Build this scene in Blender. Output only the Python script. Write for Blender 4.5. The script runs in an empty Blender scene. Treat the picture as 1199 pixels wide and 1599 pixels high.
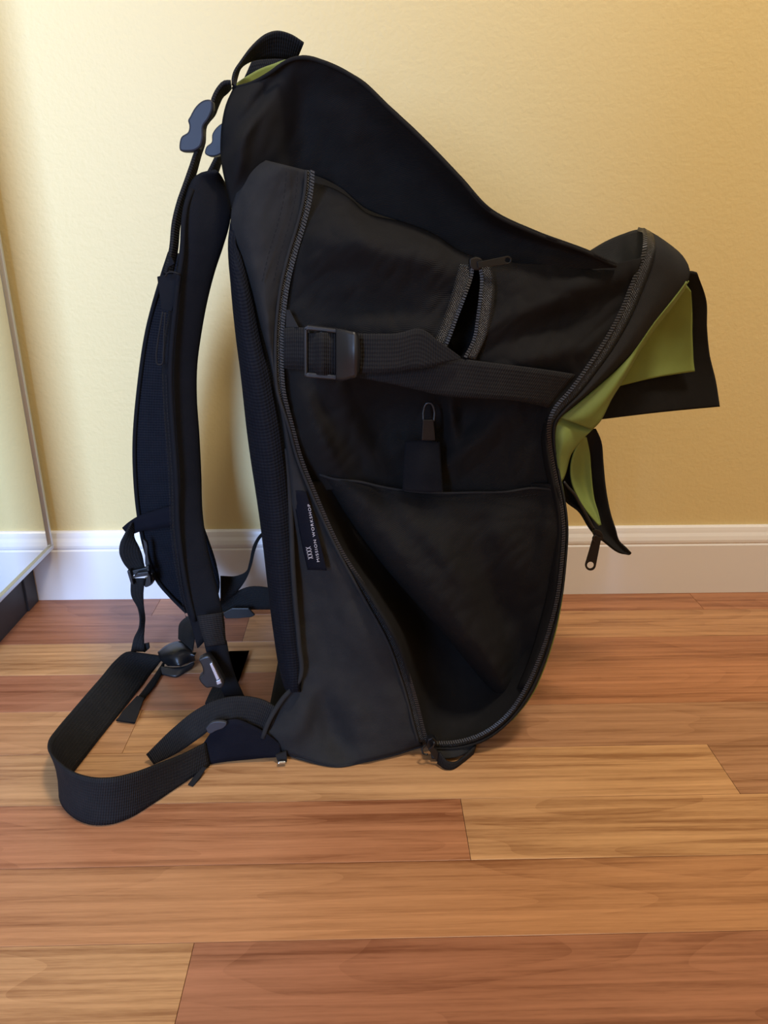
import bpy, bmesh, math, random
import numpy as np
from mathutils import Vector, Matrix
random.seed(4)
scene = bpy.context.scene
COL = scene.collection

# ------------------------------------------------------------------ camera
FL, PITCH, YAW = 1156.6, 0.3599, 0.0241
CAM = np.array([0.0, -1.0771, 0.5452])
fw = np.array([math.sin(YAW)*math.cos(PITCH), math.cos(YAW)*math.cos(PITCH), -math.sin(PITCH)])
rt = np.array([math.cos(YAW), -math.sin(YAW), 0.0])
up = np.cross(rt, fw)
cd = bpy.data.cameras.new('camera'); cam = bpy.data.objects.new('camera', cd); COL.objects.link(cam)
cd.sensor_fit = 'VERTICAL'; cd.sensor_height = 24.0; cd.lens = 24.0*FL/1599.0; cd.clip_start = 0.02
cam.matrix_world = Matrix(((rt[0], up[0], -fw[0], CAM[0]), (rt[1], up[1], -fw[1], CAM[1]), (rt[2], up[2], -fw[2], CAM[2]), (0, 0, 0, 1)))
scene.camera = cam

# ------------------------------------------------------------------ light
w = bpy.data.worlds.new('world'); scene.world = w; w.use_nodes = True
bg = w.node_tree.nodes['Background']; bg.inputs[0].default_value = (1.0, 0.95, 0.90, 1); bg.inputs[1].default_value = 0.36
def area(name, loc, target, sx, sy, power, col):
    l = bpy.data.lights.new(name, 'AREA'); l.shape = 'RECTANGLE'; l.size = sx; l.size_y = sy; l.energy = power; l.color = col
    o = bpy.data.objects.new(name, l); COL.objects.link(o); o.location = loc
    o.rotation_euler = (Vector(target)-Vector(loc)).to_track_quat('-Z', 'Y').to_euler(); return o
area('window_daylight', (-0.82, -3.4, 1.15), (-0.25, 0, 0.35), 0.85, 1.6, 205, (0.36, 0.565, 1.0))
area('ceiling_lamp', (0.50, -0.92, 2.35), (0.42, -0.5, 0.0), 0.30, 0.30, 34, (1.0, 0.87, 0.72))
vs = scene.view_settings; vs.view_transform = 'Standard'; vs.look = 'None'; vs.gamma = 1.0; vs.exposure = -0.08; vs.use_curve_mapping = False

# ------------------------------------------------------------------ materials
def newmat(name):
    m = bpy.data.materials.new(name); m.use_nodes = True
    nt = m.node_tree; b = nt.nodes['Principled BSDF']; return m, nt, b
def N(nt, typ, **kw):
    n = nt.nodes.new(typ)
    for k, v in kw.items(): setattr(n, k, v)
    return n
def M2(nt, op, a, b=None):
    n = N(nt, 'ShaderNodeMath', operation=op)
    for i, x in enumerate((a, b)):
        if x is None: continue
        if isinstance(x, (int, float)): n.inputs[i].default_value = x
        else: nt.links.new(x, n.inputs[i])
    return n.outputs[0]
def fabric(name, col, kind='twill', period=0.0016, rough=0.9, bump=0.35, vary=0.25, spec=0.09, sheen=0.0):
    m, nt, b = newmat(name); L = nt.links
    b.inputs['Roughness'].default_value = rough; b.inputs['Specular IOR Level'].default_value = spec
    b.inputs['Sheen Weight'].default_value = sheen; b.inputs['Sheen Roughness'].default_value = 0.5
    uv = N(nt, 'ShaderNodeUVMap'); sp = N(nt, 'ShaderNodeSeparateXYZ'); L.new(uv.outputs[0], sp.inputs[0])
    k = 2*math.pi/period; u, v = sp.outputs[0], sp.outputs[1]
    if kind == 'twill': s = M2(nt, 'SINE', M2(nt, 'MULTIPLY', M2(nt, 'ADD', u, v), k))
    elif kind == 'rib':
        s = M2(nt, 'ADD', M2(nt, 'SINE', M2(nt, 'MULTIPLY', u, k)), M2(nt, 'MULTIPLY', M2(nt, 'SINE', M2(nt, 'MULTIPLY', v, k*0.6)), 0.5))
    elif kind == 'mesh':
        s = M2(nt, 'MULTIPLY', M2(nt, 'SINE', M2(nt, 'MULTIPLY', M2(nt, 'ADD', u, v), k)), M2(nt, 'SINE', M2(nt, 'MULTIPLY', M2(nt, 'SUBTRACT', u, v), k)))
    else: s = M2(nt, 'MULTIPLY', M2(nt, 'SINE', M2(nt, 'MULTIPLY', u, k)), M2(nt, 'SINE', M2(nt, 'MULTIPLY', v, k)))
    nz = N(nt, 'ShaderNodeTexNoise'); nz.inputs['Scale'].default_value = 60; nz.inputs['Detail'].default_value = 6
    tc = N(nt, 'ShaderNodeTexCoord'); L.new(tc.outputs['Object'], nz.inputs['Vector'])
    f = M2(nt, 'ADD', M2(nt, 'MULTIPLY', s, vary*0.6), M2(nt, 'ADD', M2(nt, 'MULTIPLY', nz.outputs[0], vary*1.6), 1.0-vary*0.8))
    mx = N(nt, 'ShaderNodeMix', data_type='RGBA', blend_type='MULTIPLY'); mx.inputs[0].default_value = 1
    mx.inputs[6].default_value = (*col, 1); L.new(f, mx.inputs[7]); L.new(mx.outputs[2], b.inputs['Base Color'])
    bp = N(nt, 'ShaderNodeBump'); bp.inputs['Strength'].default_value = bump; bp.inputs['Distance'].default_value = 0.0004
    L.new(M2(nt, 'ADD', s, nz.outputs[0]), bp.inputs['Height']); L.new(bp.outputs[0], b.inputs['Normal'])
    return m
def plastic(name, col, rough=0.4, spec=0.5, metal=0.0, bump=0.05):
    m, nt, b = newmat(name); b.inputs['Base Color'].default_value = (*col, 1); b.inputs['Roughness'].default_value = rough
    b.inputs['Specular IOR Level'].default_value = spec; b.inputs['Metallic'].default_value = metal
    nz = N(nt, 'ShaderNodeTexNoise'); nz.inputs['Scale'].default_value = 350
    bp = N(nt, 'ShaderNodeBump'); bp.inputs['Strength'].default_value = bump; bp.inputs['Distance'].default_value = 0.0005
    nt.links.new(nz.outputs[0], bp.inputs['Height']); nt.links.new(bp.outputs[0], b.inputs['Normal']); return m
def wood_mat():
    m, nt, b = newmat('wood_laminate'); L = nt.links
    oi = N(nt, 'ShaderNodeObjectInfo'); g = N(nt, 'ShaderNodeNewGeometry'); sp = N(nt, 'ShaderNodeSeparateXYZ'); L.new(g.outputs['Position'], sp.inputs[0])
    off = M2(nt, 'MULTIPLY', oi.outputs['Random'], 37.0)
    def noise(sx, sy, sc, det, rough=0.6, dist=0.0):
        c = N(nt, 'ShaderNodeCombineXYZ'); L.new(M2(nt, 'ADD', M2(nt, 'MULTIPLY', sp.outputs[0], sx), off), c.inputs[0])
        L.new(M2(nt, 'MULTIPLY', sp.outputs[1], sy), c.inputs[1]); L.new(off, c.inputs[2])
        n = N(nt, 'ShaderNodeTexNoise'); n.inputs['Scale'].default_value = sc; n.inputs['Detail'].default_value = det
        n.inputs['Roughness'].default_value = rough; n.inputs['Distortion'].default_value = dist; L.new(c.outputs[0], n.inputs['Vector']); return n.outputs[0]
    fine = noise(7, 260, 1, 6, 0.65); streak = noise(2.2, 85, 1, 5, 0.6, 0.4); big = noise(1.9, 11, 1, 1.5, 0.35, 0.2); tone = noise(1.0, 10, 1, 2)
    ph = M2(nt, 'FRACT', M2(nt, 'MULTIPLY', big, 13.0))                     # growth rings: sharp on one side, fading on the other
    rings = M2(nt, 'MULTIPLY', ph, ph)
    pores = noise(60, 600, 1, 2, 0.6)
    f = M2(nt, 'ADD', M2(nt, 'MULTIPLY', fine, 0.52), M2(nt, 'MULTIPLY', streak, 0.85))
    f = M2(nt, 'ADD', f, M2(nt, 'MULTIPLY', rings, -0.075)); f = M2(nt, 'ADD', f, M2(nt, 'MULTIPLY', pores, 0.16)); f = M2(nt, 'ADD', f, M2(nt, 'MULTIPLY', tone, 0.32))
    f = M2(nt, 'ADD', f, -0.245)
    rp = N(nt, 'ShaderNodeValToRGB'); e = rp.color_ramp.elements
    e[0].position = 0.45; e[0].color = (0.52, 0.42, 0.36, 1); e[1].position = 0.88; e[1].color = (1.2, 1.22, 1.24, 1)
    e2 = e.new(0.66); e2.color = (0.92, 0.90, 0.88, 1)
    L.new(f, rp.inputs[0])
    mx = N(nt, 'ShaderNodeMix', data_type='RGBA', blend_type='MULTIPLY'); mx.inputs[0].default_value = 1
    L.new(oi.outputs['Color'], mx.inputs[6]); L.new(rp.outputs[0], mx.inputs[7]); L.new(mx.outputs[2], b.inputs['Base Color'])
    b.inputs['Roughness'].default_value = 0.33; b.inputs['Specular IOR Level'].default_value = 0.45
    bp = N(nt, 'ShaderNodeBump'); bp.inputs['Strength'].default_value = 0.15; bp.inputs['Distance'].default_value = 0.0004
    L.new(f, bp.inputs['Height']); L.new(bp.outputs[0], b.inputs['Normal']); return m
def wall_mat():
    m, nt, b = newmat('yellow_wall_paint'); L = nt.links
    b.inputs['Base Color'].default_value = (0.74, 0.595, 0.29, 1); b.inputs['Roughness'].default_value = 0.5; b.inputs['Specular IOR Level'].default_value = 0.4
    tc = N(nt, 'ShaderNodeTexCoord')
    a = N(nt, 'ShaderNodeTexNoise'); a.inputs['Scale'].default_value = 190; a.inputs['Detail'].default_value = 3
    c = N(nt, 'ShaderNodeTexNoise'); c.inputs['Scale'].default_value = 75; c.inputs['Detail'].default_value = 2
    L.new(tc.outputs['Object'], a.inputs['Vector']); L.new(tc.outputs['Object'], c.inputs['Vector'])
    bp = N(nt, 'ShaderNodeBump'); bp.inputs['Strength'].default_value = 0.45; bp.inputs['Distance'].default_value = 0.0010
    L.new(M2(nt, 'ADD', a.outputs[0], M2(nt, 'MULTIPLY', c.outputs[0], 0.8)), bp.inputs['Height']); L.new(bp.outputs[0], b.inputs['Normal']); return m
MT = dict(
    twill=fabric('black_twill', (0.0135, 0.0128, 0.0125), 'twill', 0.0017),
    canvas=fabric('black_canvas', (0.025, 0.0247, 0.025), 'plain', 0.0014, bump=0.3),
    web=fabric('black_webbing', (0.017, 0.0165, 0.017), 'rib', 0.0022, rough=0.75, bump=0.6, vary=0.3),
    mesh=fabric('black_spacer_mesh', (0.008, 0.009, 0.013), 'mesh', 0.0065, bump=0.9, vary=0.35),
    pad=fabric('black_strap_cloth', (0.009, 0.0095, 0.012), 'plain', 0.0015),
    cloth_daylit=fabric('daylit_black_cloth', (0.007, 0.0075, 0.012), 'plain', 0.0015),  # black cloth, the blue of the cool daylight mixed into its colour
    green=fabric('olive_green_nylon', (0.165, 0.215, 0.052), 'plain', 0.0012, rough=0.6, bump=0.12, vary=0.1, spec=0.35),
    tape=fabric('coated_zipper_tape', (0.010, 0.0098, 0.0095), 'plain', 0.0021, rough=0.33, bump=0.8, vary=0.3, spec=0.42),
    teeth=plastic('zipper_coil', (0.022, 0.021, 0.021), 0.4), stitch=plastic('black_thread', (0.006, 0.006, 0.007), 0.8, 0.2),
    plast=plastic('black_plastic', (0.012, 0.012, 0.013), 0.42), gloss=plastic('glossy_black_metal', (0.008, 0.008, 0.009), 0.3, 0.35),
    plast_daylit=plastic('daylit_black_plastic', (0.018, 0.022, 0.034), 0.5, 0.35), steel=plastic('steel', (0.6, 0.6, 0.6), 0.2, 0.5, 1.0),  # clip plastic is black, blue daylight tint put into its colour
    print=plastic('white_print', (0.55, 0.52, 0.53), 0.7, 0.2), wall=wall_mat(), wood=wood_mat(),
    white=plastic('white_gloss_paint', (0.80, 0.78, 0.77), 0.32, 0.45, bump=0.02), dark=plastic('charcoal_laminate', (0.030, 0.032, 0.040), 0.5),
    alu=plastic('brushed_aluminium', (0.58, 0.60, 0.64), 0.33, 0.5, 0.85), subfloor=plastic('dark_joint', (0.05, 0.03, 0.02), 0.8, 0.1))
mm, nt_, b_ = newmat('mirror_silver'); b_.inputs['Base Color'].default_value = (0.86, 0.90, 0.89, 1); b_.inputs['Metallic'].default_value = 1; b_.inputs['Roughness'].default_value = 0.02
MT['mirror'] = mm

# ------------------------------------------------------------------ helpers
def W(p):
    """pixel + distance plane (world y) -> world point"""
    px, py, y = p
    d = fw*FL + rt*(px-599.5) - up*(py-799.5)
    return CAM + d*((y-CAM[1])/d[1])
def f(px, py, z=0.002):
    """pixel of a point that rests at height z over the floor -> (px,py,y)"""
    d = fw*FL + rt*(px-599.5) - up*(py-799.5)
    return (px, py, CAM[1]+d[1]*((z-CAM[2])/d[2]))
def pix(v):
    d = np.array(v)-CAM; z = d@fw
    return (599.5+FL*(d@rt)/z, 799.5-FL*(d@up)/z, v[1])
def shift(p, y, dx=0.0, dz=0.0):
    """the same world x and z carried to another depth y"""
    v = W(p); return pix((v[0]+dx, y, v[2]+dz))
YN = ([90, 250, 400, 600, 800, 1000, 1100, 1160, 1200], [-.352, -.362, -.374, -.384, -.384, -.390, -.396, -.404, -.420])
def n(px, py, off=0.0): return (px, py, float(np.interp(py, *YN))+off)
def nl(pts, off=0.0): return [n(q[0], q[1], off+(q[2] if len(q) > 2 else 0)) for q in pts]
def crs(P, m):
    P = np.asarray(P, float)
    if len(P) == 2:
        t = np.linspace(0, 1, m)[:, None]; return P[0]*(1-t)+P[1]*t
    sc = P.copy()
    if sc.shape[1] == 3: sc = sc*np.array([1, 1, 400.0])
    s = np.concatenate([[0], np.cumsum(np.maximum(np.linalg.norm(np.diff(sc, axis=0), axis=1), 1e-6)**0.8)])
    T = np.zeros_like(P); h = np.diff(s); dl = np.diff(P, axis=0)/h[:, None]
    T[0], T[-1] = dl[0], dl[-1]
    for i in range(1, len(P)-1): T[i] = (dl[i-1]*h[i]+dl[i]*h[i-1])/(h[i]+h[i-1])
    o = []
    for x in np.linspace(0, s[-1], m):
        i = min(max(np.searchsorted(s, x)-1, 0), len(h)-1); t = (x-s[i])/h[i]; a = t*t; c = a*t
        o.append((2*c-3*a+1)*P[i]+(c-2*a+t)*h[i]*T[i]+(-2*c+3*a)*P[i+1]+(c-a)*h[i]*T[i+1])
    return np.array(o)
def mkobj(name, verts, faces, mat, parent=None, uvs=None, smooth=True, thick=0, offset=-1, bevel=0):
    me = bpy.data.meshes.new(name); me.from_pydata([tuple(map(float, v)) for v in verts], [], faces)
    if uvs is not None:
        lay = me.uv_layers.new(name='UVMap')
        idx = np.zeros(len(me.loops), int); me.loops.foreach_get('vertex_index', idx)
        lay.data.foreach_set('uv', np.asarray(uvs, float)[idx].ravel())
    me.materials.append(MT[mat]); me.update()
    if smooth: me.polygons.foreach_set('use_smooth', [True]*len(me.polygons))
    o = bpy.data.objects.new(name, me); COL.objects.link(o); o.parent = parent
    if thick:
        s = o.modifiers.new('thickness', 'SOLIDIFY'); s.thickness = thick; s.offset = offset
    if bevel:
        s = o.modifiers.new('edges', 'BEVEL'); s.width = bevel; s.segments = 2; s.limit_method = 'ANGLE'; s.angle_limit = math.radians(40)
    return o
def loft(name, curves, mat, nu=40, nv=24, thick=0.0016, disp=None, parent=None):
    C = [crs(c, nu) for c in curves]
    G = np.array([crs([c[i] for c in C], nv) for i in range(nu)])           # nu x nv x 3
    if disp: 
        for i in range(nu):
            for j in range(nv): G[i, j, 2] += disp(G[i, j, 0], G[i, j, 1])
    V = np.array([[W(G[i, j]) for j in range(nv)] for i in range(nu)])
    du = np.concatenate([[0], np.cumsum(np.linalg.norm(np.diff(V.mean(1), axis=0), axis=1))])
    dv = np.concatenate([np.zeros((nu, 1)), np.cumsum(np.linalg.norm(np.diff(V, axis=1), axis=2), axis=1)], axis=1)
    uv = [(du[i], dv[i, j]) for i in range(nu) for j in range(nv)]
    F = [(i*nv+j, i*nv+j+1, (i+1)*nv+j+1, (i+1)*nv+j) for i in range(nu-1) for j in range(nv-1)]
    a = V[1:, :-1]-V[:-1, :-1]; b = V[:-1, 1:]-V[:-1, :-1]; nr = np.cross(b, a)
    if np.sum(nr*(CAM-V[:-1, :-1])) < 0: F = [q[::-1] for q in F]
    return mkobj(name, V.reshape(-1, 3), F, mat, parent, uv, True, thick)
def strip(name, A, B, mat='web', m=40, thick=0.0018, nv=4, parent=None, disp=None):
    return loft(name, [A, B], mat, m, nv, thick, disp, parent)
def pad(name, A, B, thick, mat, m=44, k=16, parent=None, power=0.6):
    a = np.array([W(q) for q in crs(A, m)]); b = np.array([W(q) for q in crs(B, m)])
    c = (a+b)/2; wv = (b-a)/2; t = np.gradient(c, axis=0); nr = np.cross(t, wv); nr /= np.linalg.norm(nr, axis=1)[:, None]+1e-12
    V = []; uv = []; s = np.concatenate([[0], np.cumsum(np.linalg.norm(np.diff(c, axis=0), axis=1))])
    for i in range(m):
        e = min(1.0, 0.35+4.0*min(i, m-1-i)/m)
        for j in range(k):
            th = 2*math.pi*j/k; cx = math.copysign(abs(math.cos(th))**power, math.cos(th)); sy = math.copysign(abs(math.sin(th))**power, math.sin(th))
            V.append(c[i]+wv[i]*cx+nr[i]*sy*thick*0.5*e); uv.append((s[i], cx*np.linalg.norm(wv[i])))
    F = [(i*k+j, i*k+(j+1) % k, (i+1)*k+(j+1) % k, (i+1)*k+j) for i in range(m-1) for j in range(k)]
    F += [tuple(range(k))[::-1], tuple((m-1)*k+j for j in range(k))]
    o = mkobj(name, V, F, mat, parent, uv); bm = bmesh.new(); bm.from_mesh(o.data); bmesh.ops.recalc_face_normals(bm, faces=bm.faces); bm.to_mesh(o.data); bm.free()
    return o
def tube(name, pts, r, mat, m=40, k=8, parent=None, closed=False):
    c = np.array([W(q) for q in crs(pts, m)]); t = np.gradient(c, axis=0); V = []
    for i in range(m):
        d = t[i]/(np.linalg.norm(t[i])+1e-12); a = np.cross(d, [0.3, 0.9, 0.31]); a /= np.linalg.norm(a); b = np.cross(d, a)
        for j in range(k):
            th = 2*math.pi*j/k; V.append(c[i]+r*(a*math.cos(th)+b*math.sin(th)))
    F = [(i*k+j, i*k+(j+1) % k, (i+1)*k+(j+1) % k, (i+1)*k+j) for i in range(m-1) for j in range(k)]
    F += [tuple(range(k))[::-1], tuple((m-1)*k+j for j in range(k))]
    return mkobj(name, V, F, mat, parent)
def plates(name, outs, mat, parent=None, bevel=0.0008):
    """outs: list of (outline [(px,py,y)..], thickness) extruded away from the viewer along +y, one mesh"""
    V = []; F = []
    for out, th in outs:
        w_ = [W(q) for q in out]; k = len(w_); o = len(V)
        V += w_ + [v+np.array([0, th, 0]) for v in w_]
        F += [tuple(o+i for i in range(k)), tuple(o+k+i for i in reversed(range(k)))] + [(o+(i+1) % k, o+i, o+k+i, o+k+(i+1) % k) for i in range(k)]
    o = mkobj(name, V, F, mat, parent, None, False, bevel=bevel)
    bm = bmesh.new(); bm.from_mesh(o.data); bmesh.ops.recalc_face_normals(bm, faces=bm.faces); bm.to_mesh(o.data); bm.free(); return o
def at(outline, y): return [(q[0], q[1], y) for q in outline]
def smooth_outline(pts, y, m=48):
    P = np.array(list(pts)+[pts[0]], float); return [(q[0], q[1], y) for q in crs(P, m)[:-1]]
def bits(name, curve, step, size, mat, parent, m=900, skew=0.0):
    """a row of small blocks along a curve (zipper coils, stitches), one mesh; size = along, across, deep"""
    c = np.array([W(q) for q in crs(curve, m)]); s = np.concatenate([[0], np.cumsum(np.linalg.norm(np.diff(c, axis=0), axis=1))])
    V = []; F = []; x = step/2
    while x < s[-1]:
        i = min(max(np.searchsorted(s, x), 1), m-1); t = c[i]-c[i-1]; t /= np.linalg.norm(t); p = c[i-1]+t*(x-s[i-1])
        view = CAM-p; view /= np.linalg.norm(view); a = np.cross(t, view); a /= np.linalg.norm(a); d = np.cross(a, t); a2 = a+t*skew
        o = len(V)
        for sz in (-1, 1):
            for sx, sy in ((-1, -1), (1, -1), (1, 1), (-1, 1)): V.append(p+t*size[0]/2*sx+a2*size[1]/2*sy+d*size[2]/2*sz)
        F += [(o, o+3, o+2, o+1), (o+4, o+5, o+6, o+7), (o, o+1, o+5, o+4), (o+1, o+2, o+6, o+5), (o+2, o+3, o+7, o+6), (o+3, o, o+4, o+7)]
        x += step
    o = mkobj(name, V, F, mat, parent, None, False); o['kind'] = 'stuff'; return o
def boxv(x0, x1, y0, y1, z0, z1):
    V = [(x0, y0, z0), (x1, y0, z0), (x1, y1, z0), (x0, y1, z0), (x0, y0, z1), (x1, y0, z1), (x1, y1, z1), (x0, y1, z1)]
    return V, [(0, 3, 2, 1), (4, 5, 6, 7), (0, 1, 5, 4), (1, 2, 6, 5), (2, 3, 7, 6), (3, 0, 4, 7)]
def box(name, b, mat, parent=None, bevel=0): 
    V, F = boxv(*b); return mkobj(name, V, F, mat, parent, None, False, bevel=bevel)
def empty(name, loc=(0, 0, 0)):
    o = bpy.data.objects.new(name, None); COL.objects.link(o); o.location = loc; return o
def bump(px, py, cx, cy, sx, sy, a, rot=0.0):
    c, s = math.cos(rot), math.sin(rot); x, y = px-cx, py-cy; u = (x*c+y*s)/sx; v = (-x*s+y*c)/sy
    return a*math.exp(-0.5*(u*u+v*v))

from mathutils import noise as mnoise
def crumple(fn, amp, seed, sc=55.0):
    """cloth unevenness added to a panel's own folds"""
    def g(x, y):
        v = Vector((x/sc, y/sc*0.8, seed)); w2 = Vector((x/sc*2.3+y/sc*0.9, y/sc*1.7, seed+7))
        return fn(x, y)+amp*(mnoise.noise(v)+0.35*(1-abs(mnoise.noise(w2))*2))
    return g
# ------------------------------------------------------------------ setting
wl = box('wall_back', (-1.6, 2.2, 0.0, 0.08, 0.0, 2.5), 'wall'); wl['kind'] = 'structure'
fl = box('floor', (-1.6, 2.2, -3.0, 0.0, -0.02, -0.0016), 'subfloor'); fl['kind'] = 'structure'
Wd = 0.08; o0 = 0.8597*Wd
RED, DRED, TAN, LTAN, MID, GOLD, GREY = (0.43, 0.185, 0.085), (0.36, 0.15, 0.078), (0.49, 0.25, 0.112), (0.54, 0.295, 0.132), (0.46, 0.218, 0.095), (0.52, 0.27, 0.108), (0.41, 0.208, 0.105)
rows = {0: ([-0.33, .52], [DRED, RED, RED]), 1: ([-0.18, 0.9], [DRED, TAN, RED]), 2: ([-0.122, .8], [LTAN, RED, TAN]), 3: ([0.02, .75], [DRED, RED, TAN]),
        4: ([-0.277, 0.0, .95], [TAN, GOLD, GREY, TAN]), 5: ([-0.6, 0.385], [MID, TAN, LTAN, MID][1:]), 6: ([-0.7, 0.0935, 0.9], [MID, RED, LTAN, RED]),
        7: ([-0.9, 0.62], [TAN, MID, TAN]), 8: ([-0.145, 0.85], [LTAN, DRED, TAN]), 9: ([-0.5, .25], [RED, MID, TAN]), 10: ([-.2, .6], [TAN, RED, MID])}
rows[5] = ([-0.45, 0.385], [MID, LTAN, GREY])
for k in range(11, 38): rows[k] = ([-.9+(k*.37) % .7, .1+(k*.53) % .8], random.sample([RED, TAN, MID, LTAN, DRED], 3))
for k in range(38):
    y1 = -0.0 if k == 0 else -(o0+(k-1)*Wd); y0 = -(o0+k*Wd)
    xs = [-1.6]+rows[k][0]+[2.2]
    for i in range(len(xs)-1):
        p = box('plank', (xs[i]+.0002, xs[i+1]-.0002, y0+.0002, y1-.0002, -0.0016, 0.0), 'wood', fl, bevel=0.0003)
        p.color = (*rows[k][1][i], 1)
wf = box('added_daylight_blocker', (-0.41, 2.2, -1.78, -1.70, 0.0, 2.5), 'wall'); wf['kind'] = 'structure'      # unseen wall added behind the viewer to block the daylight towards the right
# baseboard profile swept along the wall
prof = [(0, 0), (-.0135, 0), (-.0135, .0835), (-.0115, .0862), (-.0128, .0885), (-.0128, .0925), (-.0110, .0985), (-.0085, .1035), (-.0075, .1075), (-.0062, .1115), (-.004, .1135), (0, .1140)]
k = len(prof); V = [(x, a, z) for x in (-1.6, 2.2) for a, z in prof]
F = [(i, (i+1) % k, k+(i+1) % k, k+i) for i in range(k)]+[tuple(range(k))[::-1], tuple(range(k, 2*k))]
bb = mkobj('baseboard_back', V, F, 'white', None, None, False, bevel=0.0006); bb['kind'] = 'structure'

# mirrored wardrobe on the left, its end almost against the wall
wd = empty('mirrored_wardrobe', (-0.55, -0.2, 0))
def wpart(name, b, mat, bevel=0, par=None):
    o = box(name, b, mat, par or wd, bevel); o.matrix_parent_inverse = Matrix.Translation((0.55, 0.2, 0)); return o
YA, YB, ZB, ZT = -0.26, -0.022, 0.0935, 2.0; XM = -0.480
wpart('carcass', (-0.95, XM-.021, YA, YB, 0.112, ZT), 'dark'); wpart('plinth', (-0.93, -0.5245, YA+.02, -0.016, 0.0, 0.112), 'dark')
wpart('corner_post', (-0.545, -0.5215, -0.05, -0.0155, 0.0, 0.112), 'dark', .001)
door = empty('mirror_door', (0, 0, 0)); door.parent = wd; door.matrix_parent_inverse = Matrix.Translation((0.55, 0.2, 0))
def dpart(name, b, mat, bevel=0): return box(name, b, mat, door, bevel)
dpart('mirror_glass', (XM-.014, XM-.0035, YA+.004, YB-.004, ZB+.004, ZT-.004), 'mirror')
fwid = 0.0065
dpart('frame_rail', (XM-.020, XM, YA, YB, ZB, ZB+fwid), 'alu', .001); dpart('frame_rail', (XM-.020, XM, YA, YB, ZT-fwid, ZT), 'alu', .001)
dpart('frame_stile', (XM-.020, XM, YB-fwid, YB, ZB+fwid, ZT-fwid), 'alu', .001); dpart('frame_stile', (XM-.020, XM, YA, YA+fwid, ZB+fwid, ZT-fwid), 'alu', .001)
wd['label'] = 'mirror door in thin silver frame over dark plinth beside the yellow wall'; wd['category'] = 'wardrobe'

# ------------------------------------------------------------------ backpack
bag = empty('backpack', (0, 0, 0))
bag['label'] = 'large black roll-top backpack with green lining standing open on the wood floor'; bag['category'] = 'backpack'
B = dict(parent=bag)
YF = -0.115
# key lines
backL = [(362, 345), (361, 380), (365, 442), (373, 521), (383, 599), (392, 677), (401, 740), (412, 810), (420, 872), (427, 928), (435, 991), (446, 1054), (452, 1078)]
gusL = [(415, 250), (389, 267), (370, 297), (360, 345), (372, 392), (388, 442), (404, 500), (420, 560), (431, 612), (440, 660), (447, 715), (452, 787), (456, 860), (461, 940), (467, 1012), (468, 1060), (440, 1095), (418, 1130), (411, 1152)]
zipL = [(488, 266), (487, 286), (484, 310), (474, 352), (461, 395), (449, 445), (442, 500), (440, 560), (443, 610), (456, 664), (470, 715), (494, 775), (533, 860), (584, 938), (620, 1005), (637, 1052), (650, 1095), (660, 1135), (667, 1159)]
zipR = [(997, 358), (1006, 362), (1007, 380), (1004, 400), (997, 420), (988, 441), (969, 488), (946, 530), (918, 572), (890, 610), (866, 638), (858, 657), (857, 682), (862, 717), (869, 752), (876, 785), (880, 824), (877, 878), (871, 928), (859, 978), (842, 1028), (821, 1074), (792, 1116), (754, 1145), (713, 1158), (672, 1160)]
tapR = [(1000, 356), (1018, 363), (1023, 382), (1021, 405), (1013, 430), (1003, 455), (984, 498), (960, 540), (931, 581), (902, 617), (876, 643), (864, 661), (862, 684), (866, 717), (873, 752), (880, 785), (884, 824), (881, 880), (875, 930), (863, 982), (847, 1033), (826, 1080), (796, 1122), (757, 1152), (714, 1166), (674, 1167)]
outR = [(1006, 356), (1040, 377), (1068, 402), (1077, 422), (1075, 437), (1060, 458), (1022, 505), (994, 544), (962, 578), (926, 610), (890, 640), (872, 657), (868, 684), (871, 715), (876, 752), (882, 785), (886, 824), (883, 882), (877, 934), (867, 986), (851, 1038), (830, 1085), (800, 1124), (760, 1156), (716, 1170), (676, 1171)]
offR = [.05, .02, .004, 0, 0, 0, 0, 0, 0, 0, 0, 0, .004, .008, .008, .006, .004, .002, 0, 0, 0, 0, 0, 0, 0, 0]
zR = [n(p[0], p[1], o) for p, o in zip(zipR, offR)]; tR = [n(p[0], p[1], o+.002) for p, o in zip(tapR, offR)]; oR = [n(p[0], p[1], o+.012) for p, o in zip(outR, offR)]
zL = nl(zipL, .001)

# back panel: padded side edge, then across to the far side
bR = [(364, 345), (370, 385), (385, 440), (403, 521), (420, 590), (434, 660), (443, 725), (450, 800), (455, 870), (459, 930), (464, 991), (468, 1040), (466, 1080)]
mid = [((a[0]*.5+b[0]*.5), (a[1]+b[1])/2) for a, b in zip(backL, bR)]
loft('back_panel', [[n(p[0]+(8 if i == 0 else 0), p[1]-(18 if i == 0 else 0), .016 if i == 0 else .004) for i, p in enumerate(bR)], [n(p[0], p[1], .016 if i == 0 else .006 if i == 1 else -.006) for i, p in enumerate(mid)], [n(p[0]+(5 if i == 0 else 0), p[1]-(18 if i == 0 else 0), .016 if i == 0 else .008) for i, p in enumerate(backL)], [shift(n(*p), -.24, .004) for p in backL], [shift(n(*p), YF, .004) for p in backL]], 'mesh', 60, 30, .003, **B)
tube('piping', nl([(446, 700, .008), (451, 760, .006), (455, 830, .003), (457, 880), (461, 940), (467, 1005), (469, 1058), (441, 1092), (419, 1128), (410, 1152)], -.002), .0028, 'canvas', 50, **B)
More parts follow.
